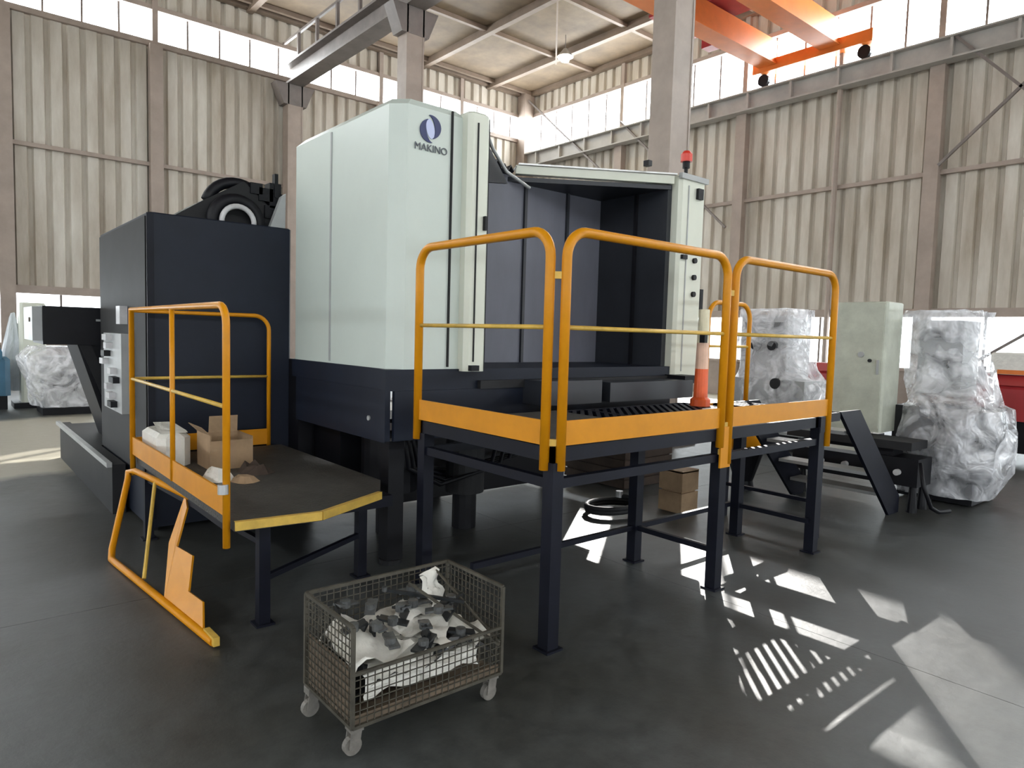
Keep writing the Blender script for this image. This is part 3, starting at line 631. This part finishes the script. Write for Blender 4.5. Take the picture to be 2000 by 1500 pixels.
dk = [(1.27,2.45,.40,.10,'small dark part on the white sheet at the cage left'), (1.40,2.55,.42,.14,'round dark cap at the back left of the scrap heap'), (1.44,2.43,.39,.15,'dark bracket in the centre left of the scrap heap'),
      (1.58,2.50,.41,.16,'dark bent bracket at the centre of the scrap heap'), (1.55,2.36,.37,.17,'grey angular plate near the gate of the cage'), (1.66,2.42,.39,.14,'dark elbow right of the grey angular plate'), (1.76,2.47,.40,.11,'grey tube end at the right of the scrap heap'),
      (1.37,2.33,.36,.14,'dark clamp by the near corner post of the cage'), (1.70,2.31,.32,.13,'dark strip by the gate near the right corner post'),
      (1.32,2.62,.43,.12,'grey lug by the back left post of the cage'), (1.50,2.47,.42,.12,'small dark hook on the white film in the middle'), (1.62,2.58,.44,.13,'dark strap near the long bar'), (1.50,2.29,.33,.15,'grey strap hanging over the gate'), (1.35,2.40,.40,.09,'tiny dark clip beside the near left sheet')]
for i, (x, y, z, s, lab) in enumerate(dk):
    t = thing('metal_bracket', lab, 'bracket', (x, y, z-.02), 'dark metal parts in the cage')
    a = i*1.1; c, s_ = math.cos(a)*s*.5, math.sin(a)*s*.35
    MB().bar((x-c, y-s_, z), (x+c, y+s_, z+.02), .045, .010).build('plate', SCG if i % 2 else SCR, t)
    MB().bar((x+c, y+s_, z+.02), (x+c*.6, y+s_*.6+.02, z-.04), .04, .010, up=(1,0,0)).build('bent_flange', SCR, t)
    MB().cyl((x-.01, y-.01, z), .022, .03, 12).build('boss', SCG, t)
rd = thing('long_bar', 'long dark bar lying across the back of the scrap heap', 'bar', (1.6, 2.5, .42))
MB().bar((1.50, 2.62, .46), (1.78, 2.40, .41), .014, .014).build('bar_body', SCR, rd); MB().cyl((1.50, 2.615, .455), .012, .02, 8).build('bar_end', SCG, rd)

# ------------------------------------------------------------------ things under and behind the platform
def crate(name, x0, x1, y0, y1, z0, z1, mt, lab, cat, slats=4):
    t = thing(name, lab, cat, ((x0+x1)/2, (y0+y1)/2, z0))
    MB().box(x0+.02, x1-.02, y0+.02, y1-.02, z0, z1-.02).build('body', mt, t)
    for k in range(slats):
        a = z0+(z1-z0)*k/slats+.008; b = z0+(z1-z0)*(k+1)/slats-.008
        MB().box(x0, x1, y0, y0+.02, a, b).build('slat', mt, t); MB().box(x0, x0+.02, y0+.021, y1, a, b).build('slat', mt, t)
    MB().box(x0, x1, y0, y1, z1-.02, z1).build('lid', mt, t)
    return t
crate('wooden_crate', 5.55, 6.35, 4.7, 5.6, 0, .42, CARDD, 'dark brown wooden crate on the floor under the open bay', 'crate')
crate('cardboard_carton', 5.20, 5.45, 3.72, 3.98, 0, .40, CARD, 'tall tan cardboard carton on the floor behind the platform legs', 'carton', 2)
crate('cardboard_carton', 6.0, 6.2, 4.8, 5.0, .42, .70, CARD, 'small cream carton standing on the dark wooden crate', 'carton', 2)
crate('grey_cabinet_box', 6.6, 7.1, 5.9, 6.4, 0, .85, GREYP, 'small grey box unit behind the crate seen under the deck', 'box', 1)
t = thing('coolant_hose', 'dark ribbed hose coiled on the floor by the crate', 'hose', (4.9, 4.2, 0))
pts = [(4.75+.28*math.cos(a), 4.15+.2*math.sin(a), .03+.03*a/6) for a in [i*.4 for i in range(34)]]
MB().tube(pts, .024, 8).build('hose_body', DARKG, t, True); MB().cyl((pts[-1][0], pts[-1][1], pts[-1][2]-.01), .034, .06, 10).build('hose_coupling', ALU, t)
t = thing('yellow_drum_machine', 'yellow drum shaped unit on a black cone stand behind the stair', 'machine', (6.72, 4.02, 0))
MB().tube([(6.72,4.02,0), (6.72,4.02,.1), (6.72,4.02,.42)], [.12,.10,.20], 18).build('cone_stand', BLACK, t)
MB().tube([(6.72,4.02,.42), (6.72,4.02,.50), (6.72,4.02,.84), (6.72,4.02,.92)], [.13,.17,.17,.10], 20).build('drum', YEL, t, True)
MB().cyl((6.72,4.02,.62), .176, .04, 20).build('band', BLACK, t)

# wrapped machines -------------------------------------------------
def film(name, secs, n=36, seed=0, amp=.05):
    """crumpled film around sections (z, cx, cy, rx, ry)"""
    m = MB(); vs = []
    for r, (z, cx, cy, rx, ry) in enumerate(secs):
        for k in range(n):
            a = 2*PI*k/n; c, s = math.cos(a), math.sin(a); q = (abs(c)**4+abs(s)**4)**-.25
            d = 1+amp*2.2*noise.noise(Vector((c*2.2+seed, s*2.2, z*2.5)))+amp*1.6*noise.noise(Vector((c*4.5, s*4.5+seed, z*3)))
            vs.append((cx+rx*c*q*d, cy+ry*s*q*d, z+amp*.3*noise.noise(Vector((c*4, s*4, r+seed)))))
    R = len(secs); fs = [(i*n+k, i*n+(k+1)%n, (i+1)*n+(k+1)%n, (i+1)*n+k) for i in range(R-1) for k in range(n)]
    fs.append(tuple(range((R-1)*n, R*n))); m.add(vs, fs); return m
def lerp_secs(keys, per=5):
    out = []
    for a, b in zip(keys[:-1], keys[1:]):
        for i in range(per): t = i/per; out.append(tuple(a[j]+(b[j]-a[j])*t for j in range(5)))
    out.append(keys[-1]); return out
t = thing('wrapped_machine', 'tall machine wrapped in silvery plastic film at the right beside the cream cabinet', 'machine', (8.3, 2.55, 0))
MB().box(8.12, 8.62, 2.44, 2.86, 1.1, 1.88).build('column', GREYP, t)
MB().box(7.8, 8.5, 2.12, 2.95, .34, .98).build('saddle', DARKG, t)
MB().box(7.9, 8.6, 2.2, 2.9, .02, .34).build('pedestal', BLACK, t)
MB().box(8.04, 8.12, 2.48, 2.82, 1.70, 1.80).build('head_slot', BLACK, t); MB().cyl((8.0, 2.62, 1.45), .09, .12, 16, 'x').build('spindle_nose', BLACK, t)
f_ = film('film', lerp_secs([(.10,8.1,2.48,.40,.40), (.35,8.1,2.44,.50,.46), (.75,8.1,2.43,.52,.47), (.98,8.1,2.45,.48,.43), (1.02,8.1,2.47,.40,.37), (1.25,8.3,2.60,.40,.38), (1.5,8.35,2.66,.42,.34), (1.98,8.37,2.67,.43,.35)]), seed=2, amp=.07).build('wrapping_film', FILM, t, True)
bb = thing('machine_base', 'low black machine base with wheels and brackets on the floor between stair and wrapped machine', 'machine', (7.4, 2.9, 0))
MB().box(7.15, 7.5, 2.45, 3.7, .25, .52).build('bed', BLACK, bb)
MB().box(7.10, 7.5, 2.5, 3.75, .60, .68).build('table', DARKG, bb); MB().box(7.2, 7.45, 2.7, 3.5, .52, .60).build('slide', BLACK, bb)
for x, y in ((7.2, 2.5), (7.45, 2.5), (7.2, 3.6), (7.45, 3.6)): MB().cyl((x, y, 0), .05, .25, 12, r2=.03).build('foot', BLACK, bb)
for k in range(4): MB().cyl((7.09, 2.62+.25*k, .38), .03, .05, 12, 'x').build('end_cap', SILV, bb)
MB().tube([(7.12,2.42,.5), (7.05,2.36,.3), (7.1,2.3,.1), (7.3,2.3,.03), (7.45,2.25,.03)], .02, 8).build('cable', BLACK, bb, True)
cc = thing('control_cabinet', 'cream control cabinet in clear film standing beside the tall wrapped machine', 'cabinet', (7.75, 3.2, .7))
MB().cbox(7.45, 7.85, 2.93, 3.52, .70, 2.05, .02).build('body', CABM, cc)
MB().box(7.437, 7.45, 2.955, 3.44, .74, 2.02).build('door', CABM, cc)
MB().cyl((7.415, 3.16, 1.50), .03, .022, 14, 'x').build('rotary_switch', GREYP, cc); MB().cyl((7.415, 3.07, 1.44), .018, .022, 12, 'x').build('button', DARKG, cc)
MB().box(7.42, 7.44, 2.98, 3.0, 1.3, 1.45).build('door_handle', GREYP, cc)

t = thing('wrapped_machine', 'white machine wrapped in plastic film behind the yellow post at the platform right end', 'machine', (9.7, 5.4, 0))
MB().box(9.6, 10.3, 5.15, 5.9, .3, 2.0).build('column', SILV, t); MB().box(9.5, 10.3, 4.8, 5.95, .25, 1.05).build('table', GREYP, t); MB().box(9.6, 10.3, 4.9, 5.8, 0, .25).build('pedestal', BLACK, t)
for y in (5.35, 5.62): MB().cyl((9.52, y, 1.55), .07, .08, 14, 'x').build('round_port', BLACK, t)
MB().cyl((9.4, 5.2, 1.0), .08, .1, 14, 'x').build('round_port', DARKG, t); MB().box(9.56, 9.6, 5.2, 5.85, 1.8, 1.9).build('head_slot', BLACK, t)
film('film', lerp_secs([(.30,9.9,5.38,.48,.66), (.9,9.9,5.36,.48,.66), (1.2,9.95,5.45,.44,.52), (1.6,9.95,5.52,.44,.46), (2.1,9.95,5.52,.44,.46)]), seed=7, amp=.05).build('wrapping_film', FILM, t, True)

def tractor(name, lab, x, y, s, mt):
    t = thing(name, lab, 'machine', (x, y, 0))
    MB().cbox(x-.35*s, x+.6*s, y-.6*s, y+.35*s, .62*s, 1.10*s, .08*s).build('hood', mt, t)
    MB().prism([(x-.35*s, y-.5*s, 1.10*s), (x+.5*s, y-.5*s, 1.10*s), (x+.45*s, y-.5*s, 1.24*s), (x-.1*s, y-.5*s, 1.24*s)], (0, .75*s, 0)).build('cover', mt, t)
    MB().box(x-.3*s, x+.5*s, y-.5*s, y+.3*s, .18*s, .62*s).build('chassis', BLACK, t)
    for dx in (-.2, .4):
        for dy in (-.55, .3): MB().cyl((x+dx*s, y+dy*s, .22*s), .22*s, .14*s, 18, 'y').build('wheel', BLACK, t)
    MB().cyl((x-.28*s, y+.2*s, 1.1*s), .05*s, .25*s, 12).build('exhaust_pipe', BLACK, t)
tractor('red_floor_machine', 'large dark red machine at the right edge beyond the wrapped machine', 11.6, 2.95, 1.0, REDM)
tractor('red_floor_machine', 'small red machine partly hidden behind the wrapped white machine', 13.0, 6.35, 1.0, REDM)
t = thing('orange_case', 'pale orange case on top of the large red machine', 'case', (11.7, 2.8, 1.24)); MB().cbox(11.45, 11.95, 2.5, 3.1, 1.245, 1.55, .04).build('case_body', BAGW, t); MB().box(11.44, 11.46, 2.6, 3.0, 1.25, 1.31).build('orange_stripe', ORANGE, t)
t = thing('tall_white_cabinet', 'pale tall cabinet against the light between the wrapped machines', 'cabinet', (12.6, 5.2, 0))
MB().cbox(12.4, 12.9, 5.0, 5.5, .05, 2.3, .03).build('body', BAGW, t); MB().box(12.38, 12.4, 5.04, 5.46, .2, 2.2).build('door', BAGW, t); MB().box(12.4, 12.9, 5.0, 5.5, 0, .05).build('plinth', BLACK, t)

# left background
t = thing('wrapped_machine', 'low film wrapped machine on the floor under the conveyor head at the far left', 'machine', (1.75, 14.5, 0))
MB().box(1.45, 2.15, 14.2, 14.9, .12, 1.0).build('body', GREYP, t); MB().box(1.4, 2.2, 14.1, 15.0, 0, .12).build('pallet', BLACK, t); MB().cyl((1.75, 14.15, .55), .2, .1, 16, 'y').build('port', DARKG, t)
film('film', lerp_secs([(.14,1.8,14.5,.48,.50), (.5,1.78,14.5,.58,.55), (1.0,1.72,14.5,.55,.52), (1.18,1.70,14.5,.42,.40)]), seed=4, amp=.07).build('wrapping_film', FILM, t, True)
t = thing('pale_machine_column', 'pale cream machine column rising behind the conveyor head', 'machine', (1.35, 15.8, 0))
MB().cbox(1.22, 1.62, 15.5, 16.0, .1, 1.95, .04).build('column', CREAMW, t); MB().box(1.1, 1.7, 15.4, 16.1, 0, .1).build('base', BLACK, t); MB().box(1.30, 1.40, 15.48, 15.5, 1.4, 1.5).build('gauge', RUST, t)
t = thing('blue_machine', 'dark blue machine on the floor at the left edge of the photo', 'machine', (.75, 15.6, 0))
MB().cbox(.4, 1.05, 15.3, 15.9, .25, .95, .08).build('body', BLUE, t); MB().cyl((.72, 15.3, 1.0), .22, .3, 18, 'y').build('rotor_housing', BLUE, t); MB().box(.42, 1.0, 15.35, 15.85, 0, .25).build('base', BLACK, t)
film('tarp', lerp_secs([(.3,1.12,16.0,.14,.2), (.9,1.12,16.0,.17,.22), (1.5,1.14,16.0,.08,.12), (1.75,1.15,16.0,.03,.05)]), n=20, seed=9, amp=.10).build('hanging_tarp', TARP, t)

# things outside the low windows are left as bright daylight
